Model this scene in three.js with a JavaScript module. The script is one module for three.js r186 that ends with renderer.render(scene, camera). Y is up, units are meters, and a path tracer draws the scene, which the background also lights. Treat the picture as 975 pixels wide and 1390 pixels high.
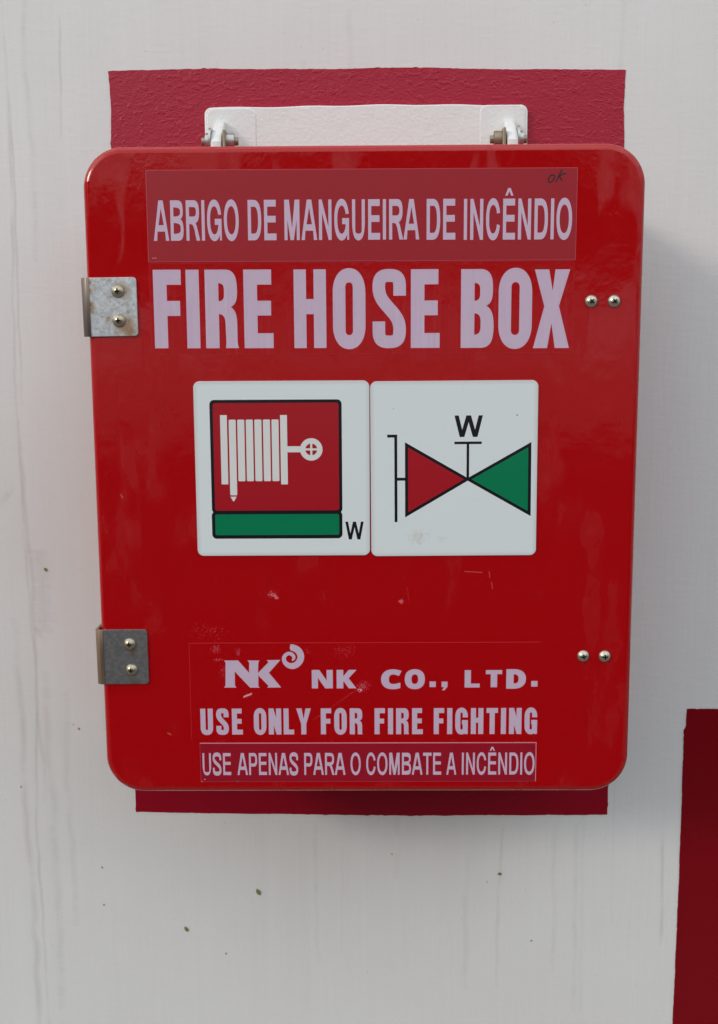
import * as THREE from 'three';
import { RoundedBoxGeometry } from 'three/addons/geometries/RoundedBoxGeometry.js';
import { mergeGeometries, mergeVertices, toCreasedNormals } from 'three/addons/utils/BufferGeometryUtils.js';
import { Brush, Evaluator, SUBTRACTION, ADDITION } from 'three-bvh-csg';

// ---------------------------------------------------------------- camera, sky, sun, exposure
const BOX_Y = 1.35;                       // height of the middle of the box above the ground
const scene = new THREE.Scene();
const camera = new THREE.PerspectiveCamera(49.72, 718 / 1024, 0.02, 900);
camera.position.set(0.0048, BOX_Y + 0.1218, 1.2010);
camera.rotation.set(-0.14673, 0.01038, -0.00573, 'YXZ');

const renderer = new THREE.WebGLRenderer({ antialias: true });
renderer.setSize(718, 1024);
renderer.toneMapping = THREE.LinearToneMapping;
renderer.toneMappingExposure = 1.06;
renderer.shadowMap.enabled = true;
renderer.shadowMap.type = THREE.PCFSoftShadowMap;

const SUN = new THREE.Vector3(-0.70, 0.40, 0.59).normalize();

// ---- noise
function hash2(x, y, s) {
  let h = Math.imul(x | 0, 374761393) ^ Math.imul(y | 0, 668265263) ^ Math.imul(s | 0, 2147483647 ^ 0x5bd1e995);
  h = Math.imul(h ^ (h >>> 13), 1274126177); h ^= h >>> 16;
  return (h >>> 0) / 4294967296;
}
const smooth = (t) => t * t * (3 - 2 * t);
const clamp = (v, a = 0, b = 1) => Math.min(b, Math.max(a, v));
const sstep = (a, b, v) => smooth(clamp((v - a) / (b - a)));
function vnoise(x, y, s = 0, px = 0, py = 0) {
  const xi = Math.floor(x), yi = Math.floor(y), fx = smooth(x - xi), fy = smooth(y - yi);
  const w = (v, p) => (p ? ((v % p) + p) % p : v);
  const a = hash2(w(xi, px), w(yi, py), s), b = hash2(w(xi + 1, px), w(yi, py), s);
  const c = hash2(w(xi, px), w(yi + 1, py), s), d = hash2(w(xi + 1, px), w(yi + 1, py), s);
  return a + (b - a) * fx + (c - a) * fy + (a - b - c + d) * fx * fy;
}
function fbm(x, y, oct, s = 0, px = 0, py = 0) {
  let v = 0, a = 0.5, t = 0;
  for (let i = 0; i < oct; i++) { v += a * vnoise(x, y, s + i * 17, px, py); t += a; a *= 0.5; x *= 2; y *= 2; px *= 2; py *= 2; }
  return v / t;
}
function rng(seed) { let i = 0; return () => hash2(++i, seed, 91); }

// ---- hazy evening-grey sky with broken cloud and a warm glow round the veiled sun
{
  const W = 1024, H = 512, data = new Float32Array(W * H * 4), d = new THREE.Vector3();
  for (let j = 0; j < H; j++) for (let i = 0; i < W; i++) {
    const el = ((j + 0.5) / H - 0.5) * Math.PI, az = ((i + 0.5) / W - 0.5) * 2 * Math.PI;
    d.set(Math.cos(el) * Math.cos(az), Math.sin(el), Math.cos(el) * Math.sin(az));
    const up = Math.max(d.y, 0.0);
    // cloud layer seen on a plane overhead, squeezed towards the horizon
    const k = 1 / (up + 0.14), cx = d.x * k, cz = d.z * k;
    const n = fbm(cx * 1.1 + 7.3 + 0.5 * fbm(cx * 2, cz * 2, 3, 5), cz * 1.1 + 2.1, 5, 31);
    const cloud = sstep(0.40, 0.64, n);
    const g = Math.max(0, d.dot(SUN));
    const glow = 0.55 * Math.pow(g, 6) + 0.5 * Math.pow(g, 40);
    const hz = Math.exp(-up * 5.5);
    let r = 0.70 + 0.42 * sstep(0, 0.9, up), gg = 0.77 + 0.42 * sstep(0, 0.9, up), b = 0.83 + 0.41 * sstep(0, 0.9, up);
    const c = 0.74 + 0.66 * cloud * (1 - 0.3 * hz);
    r = r * c + glow; gg = gg * c + glow * 0.82; b = b * c + glow * 0.62;
    // low cloud bank added along the horizon for patchy door reflections, ragged, with gaps
    const u = (az / (2 * Math.PI) + 0.5) * 60, e = el * 180 / Math.PI;
    const bank = fbm(u + 0.8 * vnoise(u * 2, e * 0.5, 77, 120), e * 0.33, 4, 71, 60, 0);
    const low = (1 - sstep(5, 13, e)) , dark = low * sstep(0.40 + 0.10 * sstep(0, 11, e), 0.54 + 0.10 * sstep(0, 11, e), bank);
    r += (0.46 - r) * 0.8 * dark; gg += (0.50 - gg) * 0.8 * dark; b += (0.56 - b) * 0.8 * dark;
    if (d.y < 0) { const t = sstep(0, -0.06, d.y); r += (0.10 - r) * t; gg += (0.10 - gg) * t; b += (0.10 - b) * t; }
    data.set([r, gg, b, 1], (j * W + i) * 4);
  }
  const sky = new THREE.DataTexture(data, W, H, THREE.RGBAFormat, THREE.FloatType);
  sky.mapping = THREE.EquirectangularReflectionMapping; sky.magFilter = THREE.LinearFilter; sky.minFilter = THREE.LinearFilter;
  sky.wrapS = THREE.RepeatWrapping; sky.needsUpdate = true;
  scene.background = sky; scene.environment = sky;
}
const sun = new THREE.DirectionalLight(new THREE.Color(1.0, 0.88, 0.78), 0.8);
sun.position.copy(SUN).multiplyScalar(6).add(new THREE.Vector3(0, BOX_Y, 0));
sun.target.position.set(0, BOX_Y, 0);
sun.castShadow = true; sun.shadow.radius = 20; sun.shadow.mapSize.set(2048, 2048);
Object.assign(sun.shadow.camera, { left: -2, right: 2, top: 2, bottom: -2, near: 0.5, far: 14 });
scene.add(sun, sun.target);

// ---------------------------------------------------------------- helpers
const mm = 0.001;
function tex(canvas, srgb = true, wrap = THREE.RepeatWrapping) {
  const t = new THREE.CanvasTexture(canvas);
  t.colorSpace = srgb ? THREE.SRGBColorSpace : THREE.NoColorSpace;
  t.wrapS = t.wrapT = wrap; t.magFilter = THREE.LinearFilter; t.anisotropy = 8;
  return t;
}
function canvas(w, h) { const c = document.createElement('canvas'); c.width = w; c.height = h; return c; }
function pixelTex(w, h, fn, srgb = false) {            // fn(x, y) -> [r, g, b] 0..1, tiles when fn does
  const data = new Uint8Array(w * h * 4);
  for (let y = 0; y < h; y++) for (let x = 0; x < w; x++) {
    const v = fn(x, y), i = (y * w + x) * 4;
    data[i] = clamp(v[0]) * 255; data[i + 1] = clamp(v[1]) * 255; data[i + 2] = clamp(v[2]) * 255; data[i + 3] = 255;
  }
  const t = new THREE.DataTexture(data, w, h, THREE.RGBAFormat, THREE.UnsignedByteType);
  t.colorSpace = srgb ? THREE.SRGBColorSpace : THREE.NoColorSpace;
  t.wrapS = t.wrapT = THREE.RepeatWrapping; t.magFilter = THREE.LinearFilter; t.minFilter = THREE.LinearMipmapLinearFilter; t.generateMipmaps = true; t.needsUpdate = true;
  return t;
}
function scaled(t, m) { const c = t.clone(); c.repeat.set(1 / m, 1 / m); c.needsUpdate = true; return c; }   // m metres per tile
const lin = (r, g, b) => new THREE.Color().setRGB(r, g, b);
function part(name, geo, mat, parent, label) {
  const m = new THREE.Mesh(geo, mat); m.name = name; m.castShadow = m.receiveShadow = true;
  if (label) m.userData.label = label;
  parent.add(m); return m;
}
function thing(name, label, category, pos = [0, 0, 0], group) {
  const g = new THREE.Group(); g.name = name; g.position.set(...pos); g.userData = { label, category };
  if (group) g.userData.group = group;
  scene.add(g); return g;
}
function roundRect(w, h, r) {
  const s = new THREE.Shape(), x = -w / 2, y = -h / 2;
  s.moveTo(x + r, y); s.lineTo(x + w - r, y); s.absarc(x + w - r, y + r, r, -Math.PI / 2, 0);
  s.lineTo(x + w, y + h - r); s.absarc(x + w - r, y + h - r, r, 0, Math.PI / 2);
  s.lineTo(x + r, y + h); s.absarc(x + r, y + h - r, r, Math.PI / 2, Math.PI);
  s.lineTo(x, y + r); s.absarc(x + r, y + r, r, Math.PI, Math.PI * 1.5);
  return s;
}
// rounds an extrusion's edges while its two flat ends stay flat
function creased(g, angle) {
  const n = g.index ? g.toNonIndexed() : g, groups = g.groups.slice(), out = toCreasedNormals(n, angle), N = out.attributes.normal;
  const caps = groups.find((q) => q.materialIndex === 0);
  if (caps) { const P = out.attributes.position, a = new THREE.Vector3(), b = new THREE.Vector3(), c = new THREE.Vector3();
    for (let i = caps.start; i < caps.start + caps.count; i += 3) {
      a.fromBufferAttribute(P, i); b.fromBufferAttribute(P, i + 1).sub(a); c.fromBufferAttribute(P, i + 2).sub(a); b.cross(c).normalize();
      for (let k = 0; k < 3; k++) N.setXYZ(i + k, b.x, b.y, b.z);
    } }
  out.clearGroups(); return out;
}
// a slab whose outline is w x h when seen from the front, front face at z, back at z - d, front edges rounded by b
function slab(w, h, r, d, b, z, seg = 4, cs = 10) {
  const g = new THREE.ExtrudeGeometry(roundRect(w - 2 * b, h - 2 * b, Math.max(r - b, 0.0001)), { depth: Math.max(d - 2 * b, 0.00001), bevelEnabled: b > 0, bevelSize: b, bevelThickness: b, bevelSegments: seg, curveSegments: cs });
  g.translate(0, 0, z - d + b);
  const out = creased(g, 0.5), p = out.attributes.position, uv = out.attributes.uv;
  for (let i = 0; i < p.count; i++) uv.setXY(i, p.getX(i), p.getY(i));
  return out;
}

// ---------------------------------------------------------------- ground
const groundTex = pixelTex(512, 512, (x, y) => { const v = 0.45 + 0.12 * fbm(x / 16, y / 16, 5, 3, 32, 32) + 0.06 * (hash2(x, y, 8) - 0.5); return [v, v * 0.98, v * 0.94]; }, true);
const ground = new THREE.Mesh(new THREE.PlaneGeometry(800, 800), new THREE.MeshStandardMaterial({ map: scaled(groundTex, 1 / 400), roughness: 0.9 }));
ground.material.map.repeat.set(400, 400);
ground.rotation.x = -Math.PI / 2; ground.name = 'ground'; ground.receiveShadow = true; ground.userData.kind = 'structure';
scene.add(ground);

// ---------------------------------------------------------------- wall
const TILE = 1.6, TW = 2048, CY = -0.09;              // the wall texture: one tile is 1.6 m, its middle 90 mm under the middle of the box
const wx = (x) => (x * mm / TILE + 0.5) * TW, wy = (y) => (0.5 - (y * mm - CY) / TILE) * TW, wl = (v) => v * mm / TILE * TW;
const wallMap = (() => {
  const c = canvas(TW, TW), ctx = c.getContext('2d'), im = ctx.createImageData(TW, TW), D = im.data;
  for (let y = 0; y < TW; y++) for (let x = 0; x < TW; x++) {
    const blotch = fbm(x / 256, y / 256, 4, 11, 8, 8) - 0.5, streak = fbm(x / 16, y / 512, 4, 23, 128, 4) - 0.5, fine = fbm(x / 3, y / 180, 2, 29, 0, 0) - 0.5;
    const zone = fbm(x / 128, y / 512, 3, 37, 16, 4);
    const v = 222 + blotch * 8 + streak * 5 * sstep(0.35, 0.7, zone) + fine * 2.5 + (hash2(x, y, 2) - 0.5) * 4, i = (y * TW + x) * 4;
    D[i] = v - 1; D[i + 1] = v - 0.5 + blotch * 2; D[i + 2] = v + blotch * 4; D[i + 3] = 255;
  }
  ctx.putImageData(im, 0, 0);
  const r = rng(5);
  // long wandering rust-grey run down the left and the fainter runs beside it
  const run = (pts, w, style, alpha, wide = 1, layers = 4) => {           // soft, broken, fading out at both ends
    let L = 0; const seg = pts.slice(1).map((p, i) => { const l = Math.hypot(p[0] - pts[i][0], p[1] - pts[i][1]); L += l; return l; });
    let at = 0; const sd = Math.floor(r() * 1e4); ctx.lineCap = 'butt';
    for (let i = 0; i < seg.length; i++) for (let d = 0; d < seg[i]; d += 6) {
      const q = (at + d) / L, t0 = d / seg[i], t1 = Math.min(1, (d + 6) / seg[i]), wob = (y) => (fbm(y / 25, sd, 3, 7) - 0.5) * w * 1.6;
      const y0 = pts[i][1] + (pts[i + 1][1] - pts[i][1]) * t0, y1 = pts[i][1] + (pts[i + 1][1] - pts[i][1]) * t1, x0 = pts[i][0] + (pts[i + 1][0] - pts[i][0]) * t0 + wob(at + d), x1 = pts[i][0] + (pts[i + 1][0] - pts[i][0]) * t1 + wob(at + d + 6);
      const f = 0.62 * alpha * Math.min(1, 6 * q, 6 * (1 - q)) * (0.35 + 1.1 * vnoise((at + d) / 30, sd + 3.5, 3));
      for (let k = 0; k < layers; k++) { ctx.strokeStyle = `rgba(${style},${f})`; ctx.lineWidth = wl(w) * wide * (0.3 + 0.7 * k); ctx.beginPath(); ctx.moveTo(wx(x0), wy(y0)); ctx.lineTo(wx(x1), wy(y1)); ctx.stroke(); }
    if (d + 6 >= seg[i]) at += seg[i]; }
  };
  const G = '112,104,98', C = '108,108,112';
  run([[-376, 520], [-372.6, 438], [-371.7, 375], [-372.8, 289], [-374, 223], [-377, 183], [-379.7, 68], [-378.3, 10], [-378.3, -78], [-374.7, -183], [-372, -260], [-377, -340], [-381, -420], [-379, -520], [-376, -750]], 1.8, G, 0.055);
  run([[-372, 400], [-369, 300], [-372, 200], [-373, 60]], 1.6, G, 0.06);
  run([[-380, 60], [-376, -40], [-371, -150], [-373, -260], [-368, -400]], 2.5, G, 0.05);
  run([[-314, 470], [-316, 400], [-318, 340]], 1.4, G, 0.055);
  run([[-350, 520], [-352, 420], [-349, 330], [-351, 200]], 3, G, 0.03);
  run([[-395, -150], [-391, -290], [-393, -380], [-388, -500], [-390, -740]], 4, G, 0.045);
  run([[-360, -200], [-362, -330], [-359, -450], [-364, -660]], 5, G, 0.035);
  run([[-340, -240], [-342, -380], [-339, -560]], 4, G, 0.025);
  run([[156, -405], [154, -450], [151.4, -506], [150, -620]], 2.2, C, 0.05);
  run([[339, -420], [339, -495], [340.5, -570]], 2.2, C, 0.06);
  run([[215, -405], [214, -480], [216, -600]], 3, C, 0.03);
  run([[240, -405], [239, -470], [241, -660]], 3, C, 0.03);
  run([[114, -440], [113, -520], [115, -630]], 4, G, 0.022);
  run([[-60, -405], [-61, -470], [-58, -600]], 3, G, 0.02);
  for (let k = 0; k < 30; k++) {                                       // faint runs all over
    const x = -440 + r() * 880, y = 600 - r() * 1100, l = 200 + r() * 500;
    run([[x, y], [x + (r() - 0.5) * 4, y - l / 2], [x + (r() - 0.5) * 6, y - l]], 1 + r() * 3, r() < 0.5 ? G : '150,152,158', 0.004 + 0.012 * r());
  }
  // faint bluish arcs drawn into the wall colour on the left
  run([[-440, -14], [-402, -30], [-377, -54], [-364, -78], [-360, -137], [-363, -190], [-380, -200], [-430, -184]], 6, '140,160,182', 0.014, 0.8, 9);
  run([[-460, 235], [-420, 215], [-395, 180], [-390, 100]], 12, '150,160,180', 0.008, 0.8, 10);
  // dirty specks
  const speck = (x, y, s, style) => { ctx.fillStyle = style; ctx.beginPath(); ctx.ellipse(wx(x), wy(y), wl(s), wl(s * 0.6), r() * 3, 0, 7); ctx.fill(); };
  for (const [x, y, s, col] of [[-326.7, -303, 1.7, 'rgba(120,84,52,.8)'], [-333, -298, 1, 'rgba(130,94,60,.5)'], [-396, -372, 1.4, 'rgba(120,84,52,.7)'], [-307, -470, 1.3, 'rgba(70,70,64,.8)'], [-306.6, -516, 1.3, 'rgba(74,84,50,.8)'],
    [-166, -577, 1.4, 'rgba(70,96,50,.8)'], [28, -454, 1.1, 'rgba(120,96,64,.7)'], [137.7, -488, 1, 'rgba(100,90,70,.6)'], [190, -561, 1.2, 'rgba(60,56,50,.8)'], [-254, 407, 1.2, 'rgba(120,114,110,.7)']]) speck(x, y, s, col);
  for (let k = 0; k < 160; k++) speck(-440 + r() * 880, 470 - r() * 1120, 0.25 + r() * 0.45, `rgba(90,84,76,${0.15 + r() * 0.35})`);
  for (let k = 0; k < 60; k++) speck(-440 + r() * 880, 470 - r() * 1120, 0.4 + r() * 0.5, 'rgba(245,245,245,.5)');
  return tex(c);
})();
const wallBump = pixelTex(1024, 1024, (x, y) => {      // brushed and rolled gloss paint: long low ripples
  const v = 0.5 + 0.5 * (fbm(x / 32, y / 8, 3, 41, 32, 128) - 0.5) + 0.35 * (fbm(x / 6.4, y / 64, 2, 47, 160, 16) - 0.5) + 0.5 * (fbm(x / 128, y / 128, 2, 43, 8, 8) - 0.5);
  return [v, v, v];
});
const wall = thing('wall', 'white painted wall with faint grey runs behind the red hose box', 'wall', [0, 0, 0]);
{
  const g = new THREE.BoxGeometry(9, 3.6, 0.2); g.translate(0, 1.8, -0.1);
  const p = g.attributes.position, n = g.attributes.normal, uv = g.attributes.uv;
  for (let i = 0; i < p.count; i++) uv.setXY(i, (p.getX(i) + p.getZ(i) * Math.abs(n.getX(i))) / TILE + 0.5, (p.getY(i) - p.getZ(i) * Math.abs(n.getY(i)) - BOX_Y - CY) / TILE + 0.5);
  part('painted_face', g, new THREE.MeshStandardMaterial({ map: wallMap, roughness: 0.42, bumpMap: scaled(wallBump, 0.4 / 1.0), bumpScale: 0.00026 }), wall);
  wall.children[0].material.bumpMap.repeat.set(TILE / 0.45, TILE / 0.45);
}
// low dark wall added behind the camera to shade the lower wall and door
const added_parapet = thing('added_parapet', 'unseen low grey barrier added to shade the lower wall and door', 'added_parapet', [0, 0, 2.6]);
{
  const paintGrey = new THREE.MeshStandardMaterial({ color: lin(0.10, 0.10, 0.105), roughness: 0.6 });
  part('added_parapet_wall', new RoundedBoxGeometry(9, 1.16, 0.12, 2, 0.01).translate(0, 0.58, 0), paintGrey, added_parapet);
  part('added_coping', new RoundedBoxGeometry(9, 0.05, 0.18, 2, 0.015).translate(0, 1.187, 0), paintGrey, added_parapet);
}
// tree row added out of frame, shaped to darken the door reflections
{
  const r = rng(77), geos = [];
  for (let k = 0; k < 46; k++) {
    const az = -1.25 + 2.5 * (k + r() * 0.9) / 46, dist = 30 + r() * 14, X = Math.sin(az) * dist, Z = 3 + Math.cos(az) * dist, top = 6.0 + r() * 4.4, low = 2.5 + r() * 2.2;
    const trunk = new THREE.CylinderGeometry(0.12, 0.22, low + 1.2, 7, 1); trunk.translate(X, (low + 1.2) / 2, Z); trunk.deleteAttribute('uv'); geos.push(trunk.toNonIndexed());
    for (let b = 0; b < 44; b++) {
      const q = 0.5 + r() * 0.8, g = new THREE.IcosahedronGeometry(q, 2), p = g.attributes.position, ox = (r() + r() - 1) * 2.1, oy = low + q * 0.6 + r() * (top - low - q), oz = (r() - 0.5) * 2.4;
      for (let i = 0; i < p.count; i++) { const x = p.getX(i), y = p.getY(i), z = p.getZ(i), n = 0.75 + 0.6 * fbm(x * 3 + k, y * 3 + z * 2 + b * 5, 2, 9); p.setXYZ(i, x * n + X + ox, y * n * 0.8 + oy, z * n + Z + oz); }
      g.computeVertexNormals(); g.deleteAttribute('uv'); geos.push(g);
    }
  }
  const added_trees = new THREE.Mesh(mergeGeometries(geos), new THREE.MeshStandardMaterial({ color: lin(0.045, 0.055, 0.03), roughness: 0.9 }));
  added_trees.name = 'added_tree_row'; added_trees.castShadow = added_trees.receiveShadow = true;
  added_trees.userData = { label: 'unseen dark tree row added to darken the door reflections', category: 'added_trees', kind: 'stuff' }; scene.add(added_trees);
}
// red paint laid on the wall, edges where the masking tape bled
const patchBump = pixelTex(1024, 1024, (x, y) => {
  let v = 0.5 + 0.55 * (fbm(x / 10, y / 6, 3, 53, 0, 0) - 0.5) + 0.35 * (fbm(x / 60, y / 60, 2, 59, 0, 0) - 0.5);
  const b = fbm(x / 24, y / 16, 3, 61); v += 0.55 * sstep(0.63, 0.74, b);
  return [v, v, v];
});
const patchMat = new THREE.MeshStandardMaterial({ color: lin(0.36, 0.002, 0.028), roughness: 0.40, bumpMap: scaled(patchBump, 0.25), bumpScale: 0.0005 });
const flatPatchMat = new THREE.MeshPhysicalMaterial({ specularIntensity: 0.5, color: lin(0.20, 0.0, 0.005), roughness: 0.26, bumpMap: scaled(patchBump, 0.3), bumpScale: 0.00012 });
function rough(poly, step, amp, seed) {               // polygon in mm with uneven edges
  const r = rng(seed), out = [];
  poly.forEach((a, i) => {
    const b = poly[(i + 1) % poly.length], L = Math.hypot(b[0] - a[0], b[1] - a[1]), n = Math.max(1, Math.round(L / step)), nx = -(b[1] - a[1]) / L, ny = (b[0] - a[0]) / L;
    for (let k = 0; k < n; k++) {
      const t = k / n, o = k ? amp * ((fbm(k * 0.12, i * 7.1, 3, seed) - 0.5) * 2.2 + (r() - 0.5) * 0.8 + (r() > 0.95 ? 1.2 : 0)) : 0;
      out.push(new THREE.Vector2((a[0] + (b[0] - a[0]) * t + nx * o) * mm, (a[1] + (b[1] - a[1]) * t + ny * o) * mm));
    }
  });
  return new THREE.Shape(out);
}
const shadedStripMat = flatPatchMat.clone(); shadedStripMat.color = lin(0.28, 0.001, 0.014);  // same red paint, the shade under the box put into its base colour
function paint(name, poly, step, amp, seed, mat, label, proud = 0.0006) {
  const g = new THREE.ExtrudeGeometry(rough(poly, step, amp, seed), { depth: 0.001 + proud, bevelEnabled: false });
  g.translate(0, BOX_Y, -0.001);
  return part(name, g, mat, wall, label);
}
paint('painted_band', [[-266, 408.5], [-264.2, 372], [-265.5, 340], [-265, 120], [272.4, 120], [271.5, 330], [270, 372], [271.2, 405.6], [120, 407.8], [50, 409.6], [-60, 409], [-150, 410.2]].reverse(), 4, 0.55, 3, patchMat, 'crimson band of rough paint on the wall above the hose box');
paint('painted_band', [[-264.8, 132], [-265.3, -402.5], [-20, -406.3], [80, -407.2], [274, -406.3], [272.6, 132]].reverse(), 4, 0.45, 5, shadedStripMat, 'smooth strip of the same red wall paint, coloured darker for the shade under the hose box', 0.0003);
paint('painted_panel', [[360, -281], [858, -282], [860, -990], [356.5, -990], [357.4, -700], [358.4, -480], [358, -380], [357.2, -306], [359.6, -301]].reverse(), 3, 0.42, 9, flatPatchMat, 'dark red panel painted on the wall at the lower right');

// ---------------------------------------------------------------- welded bracket above the box
const brushedWhite = pixelTex(512, 512, (x, y) => { const v = 0.5 + 0.6 * (fbm(x / 16, y / 12.8, 4, 67, 32, 40) - 0.5) + 0.5 * (fbm(x / 64, y / 64, 2, 71, 8, 8) - 0.5); return [v, v, v]; });
const whiteGloss = new THREE.MeshStandardMaterial({ color: lin(0.77, 0.80, 0.80), roughness: 0.3, bumpMap: scaled(brushedWhite, 0.09), bumpScale: 0.0004 });
const zincBolt = new THREE.MeshStandardMaterial({ color: lin(0.52, 0.52, 0.50), metalness: 0.9, roughness: 0.38 });
const dullSteel = new THREE.MeshStandardMaterial({ color: lin(0.34, 0.29, 0.22), metalness: 0.75, roughness: 0.5 });
const B = [0, BOX_Y, 0];
const bracket = thing('mounting_bracket', 'white painted steel bracket plate on the wall above the hose box', 'bracket', [0, BOX_Y + 0.3, 0]);
{
  const s = new THREE.Shape();                       // plate with rounded upper corners and a lumpy painted top edge
  const top = (x) => 69.9 + 0.7 * Math.sin(x * 0.021 + 1) + 0.45 * Math.sin(x * 0.083), pts = [];
  const L = -164.5, R = 168.3, r = 6;
  pts.push([L, -2], [R, -2], [R, 62]);
  for (let k = 0; k <= 6; k++) { const a = k / 6 * Math.PI / 2; pts.push([R - r + r * Math.cos(a), top(R) - r + r * Math.sin(a) * 1]); }
  for (let x = R - r - 5; x > L + r + 4; x -= 6) pts.push([x, top(x)]);
  for (let k = 0; k <= 6; k++) { const a = Math.PI / 2 + k / 6 * Math.PI / 2; pts.push([L + r + r * Math.cos(a), top(L) - r + r * Math.sin(a)]); }
  pts.forEach(([x, y], i) => (i ? s.lineTo(x * mm, y * mm) : s.moveTo(x * mm, y * mm)));
  const g = new THREE.ExtrudeGeometry(s, { depth: 0.005, bevelEnabled: true, bevelSize: 0.0014, bevelThickness: 0.002, bevelSegments: 4 });
  g.translate(0, 0, 0.0); part('plate', creased(g, 0.7), whiteGloss, bracket);
  const pad = (x0, x1, y1, seed) => {
    const w = (x1 - x0) * mm, p = slab(w, y1 * mm + 0.002, 0.008, 0.006, 0.0012, 0.0078, 6);
    p.translate((x0 + x1) / 2 * mm, y1 * mm / 2 - 0.001, 0); return p;
  };
  part('pad', pad(-163.5, -112, 69.2), whiteGloss, bracket); part('pad', pad(120, 167.2, 70.6), whiteGloss, bracket);
  // upright lugs: a triangular web standing out from each pad
  const lug = (x) => {
    const sh = new THREE.Shape(); sh.moveTo(0.008, 0.054); sh.lineTo(0.016, 0.0535); sh.lineTo(0.044, 0.036); sh.lineTo(0.05, 0.028); sh.lineTo(0.05, 0.008); sh.lineTo(0.008, 0.004);
    const g = new THREE.ExtrudeGeometry(sh, { depth: 0.0062, bevelEnabled: true, bevelSize: 0.0012, bevelThickness: 0.0022, bevelSegments: 4 });
    g.rotateY(-Math.PI / 2); g.translate(x + 0.0031, 0, 0); return toCreasedNormals(g, 0.6);   // shape x -> world z
  };
  part('lug', lug(-0.1488), whiteGloss, bracket); part('lug', lug(0.1490), whiteGloss, bracket);
  const hex = (r, len) => { const g = new THREE.CylinderGeometry(r, r, len, 6, 1); g.rotateY(Math.PI / 6); const c = new THREE.CylinderGeometry(r * 0.8, r * 0.86, len + 0.0006, 24); return mergeGeometries([g.rotateZ(Math.PI / 2), c.rotateZ(Math.PI / 2)]); };
  const cyl = (r, len) => new THREE.CylinderGeometry(r, r, len, 28).rotateZ(Math.PI / 2);
  for (const s of [-1, 1]) {
    const x = 0.149 * s, y = 0.0305, z = 0.038;
    const bolt = new THREE.Group(); bolt.name = 'bolt'; bolt.position.set(x, y, z); bracket.add(bolt);
    part('bolt_head', hex(0.0086, 0.0040).translate(s * 0.0095, 0, 0), zincBolt, bolt);
    part('washer', cyl(0.0130, 0.0022).translate(s * 0.0064, 0.0005, 0), zincBolt, bolt);
    part('nut', hex(0.0086, 0.0078).translate(-s * 0.0136, 0, 0), s < 0 ? zincBolt : dullSteel, bolt);
    part('shank', cyl(0.004, 0.037).translate(-s * 0.003, 0, 0), dullSteel, bolt);
  }
}

// ---------------------------------------------------------------- the fire hose box
const box = thing('fire_hose_box', 'glossy red fire hose box with lilac lettering and two white pictogram plates', 'fire hose box', [0, BOX_Y - 0.3, 0]);
const OY = 0.3, FACE = 0.19;                           // middle of the door above the box's base; door face off the wall
const wave = pixelTex(512, 512, (x, y) => { const v = 0.5 + 0.7 * (fbm(x / 64, y / 64, 3, 79, 8, 8) - 0.5) + 0.10 * (fbm(x / 8, y / 8, 2, 83, 64, 64) - 0.5); return [v, v, v]; });
const RED = '#a80006';
const door0 = (() => {
  const c = canvas(1000, 1200), ctx = c.getContext('2d'), r = rng(21);
  ctx.fillStyle = '#ffffff'; ctx.fillRect(0, 0, 1000, 1200);
  ctx.fillStyle = RED; ctx.fillRect(0, 0, 1000, 1200);
  const X = (x) => (x + 250) * 2, Y = (y) => (300 - y) * 2;
  const dots = (x, y, rx, ry, n, a, col = '220,150,165') => { for (let k = 0; k < n; k++) { const u = (r() + r() + r() - 1.5) / 1.5, v = (r() + r() + r() - 1.5) / 1.5; ctx.fillStyle = `rgba(${col},${a * r()})`; ctx.fillRect(X(x + u * rx), Y(y + v * ry), 1 + r() * 1.5, 1 + r() * 1.5); } };
  dots(-88, -104, 5, 5, 60, 0.8); dots(-84, -107, 3, 4, 40, 0.9); dots(-150, -140, 30, 12, 90, 0.5); dots(32.7, -112, 4, 3, 40, 0.9); dots(-60, -100, 90, 30, 60, 0.35);
  ctx.strokeStyle = 'rgba(225,160,170,.55)'; ctx.lineWidth = 1.4; ctx.beginPath(); ctx.moveTo(X(115.1), Y(-83.9)); ctx.lineTo(X(116), Y(-90)); ctx.moveTo(X(117.4), Y(-94)); ctx.lineTo(X(118.7), Y(-101)); ctx.moveTo(X(92), Y(-84)); ctx.lineTo(X(109), Y(-85)); ctx.stroke();
  ctx.strokeStyle = 'rgba(190,140,80,.8)'; ctx.lineWidth = 2; ctx.beginPath(); ctx.moveTo(X(-226), Y(-10)); ctx.lineTo(X(-224), Y(-14)); ctx.moveTo(X(-190), Y(-240)); ctx.lineTo(X(-186), Y(-242)); ctx.stroke();
  dots(0, 0, 250, 300, 260, 0.28); dots(-238, -60, 8, 220, 60, 0.4); dots(60, -260, 200, 30, 40, 0.5); dots(222, 240, 14, 6, 30, 0.3);
  ctx.strokeStyle = 'rgba(40,0,6,.25)'; ctx.lineWidth = 1; for (let k = 0; k < 16; k++) { const x = r() * 1000, y = r() * 1200, a = r() * 6; ctx.beginPath(); ctx.moveTo(x, y); ctx.lineTo(x + 40 * Math.cos(a), y + 40 * Math.sin(a)); ctx.stroke(); }
  return c;
})();
const doorMap = tex(door0); doorMap.repeat.set(1 / 0.5, 1 / 0.6); doorMap.offset.set(0.5, 0.5);
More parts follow.
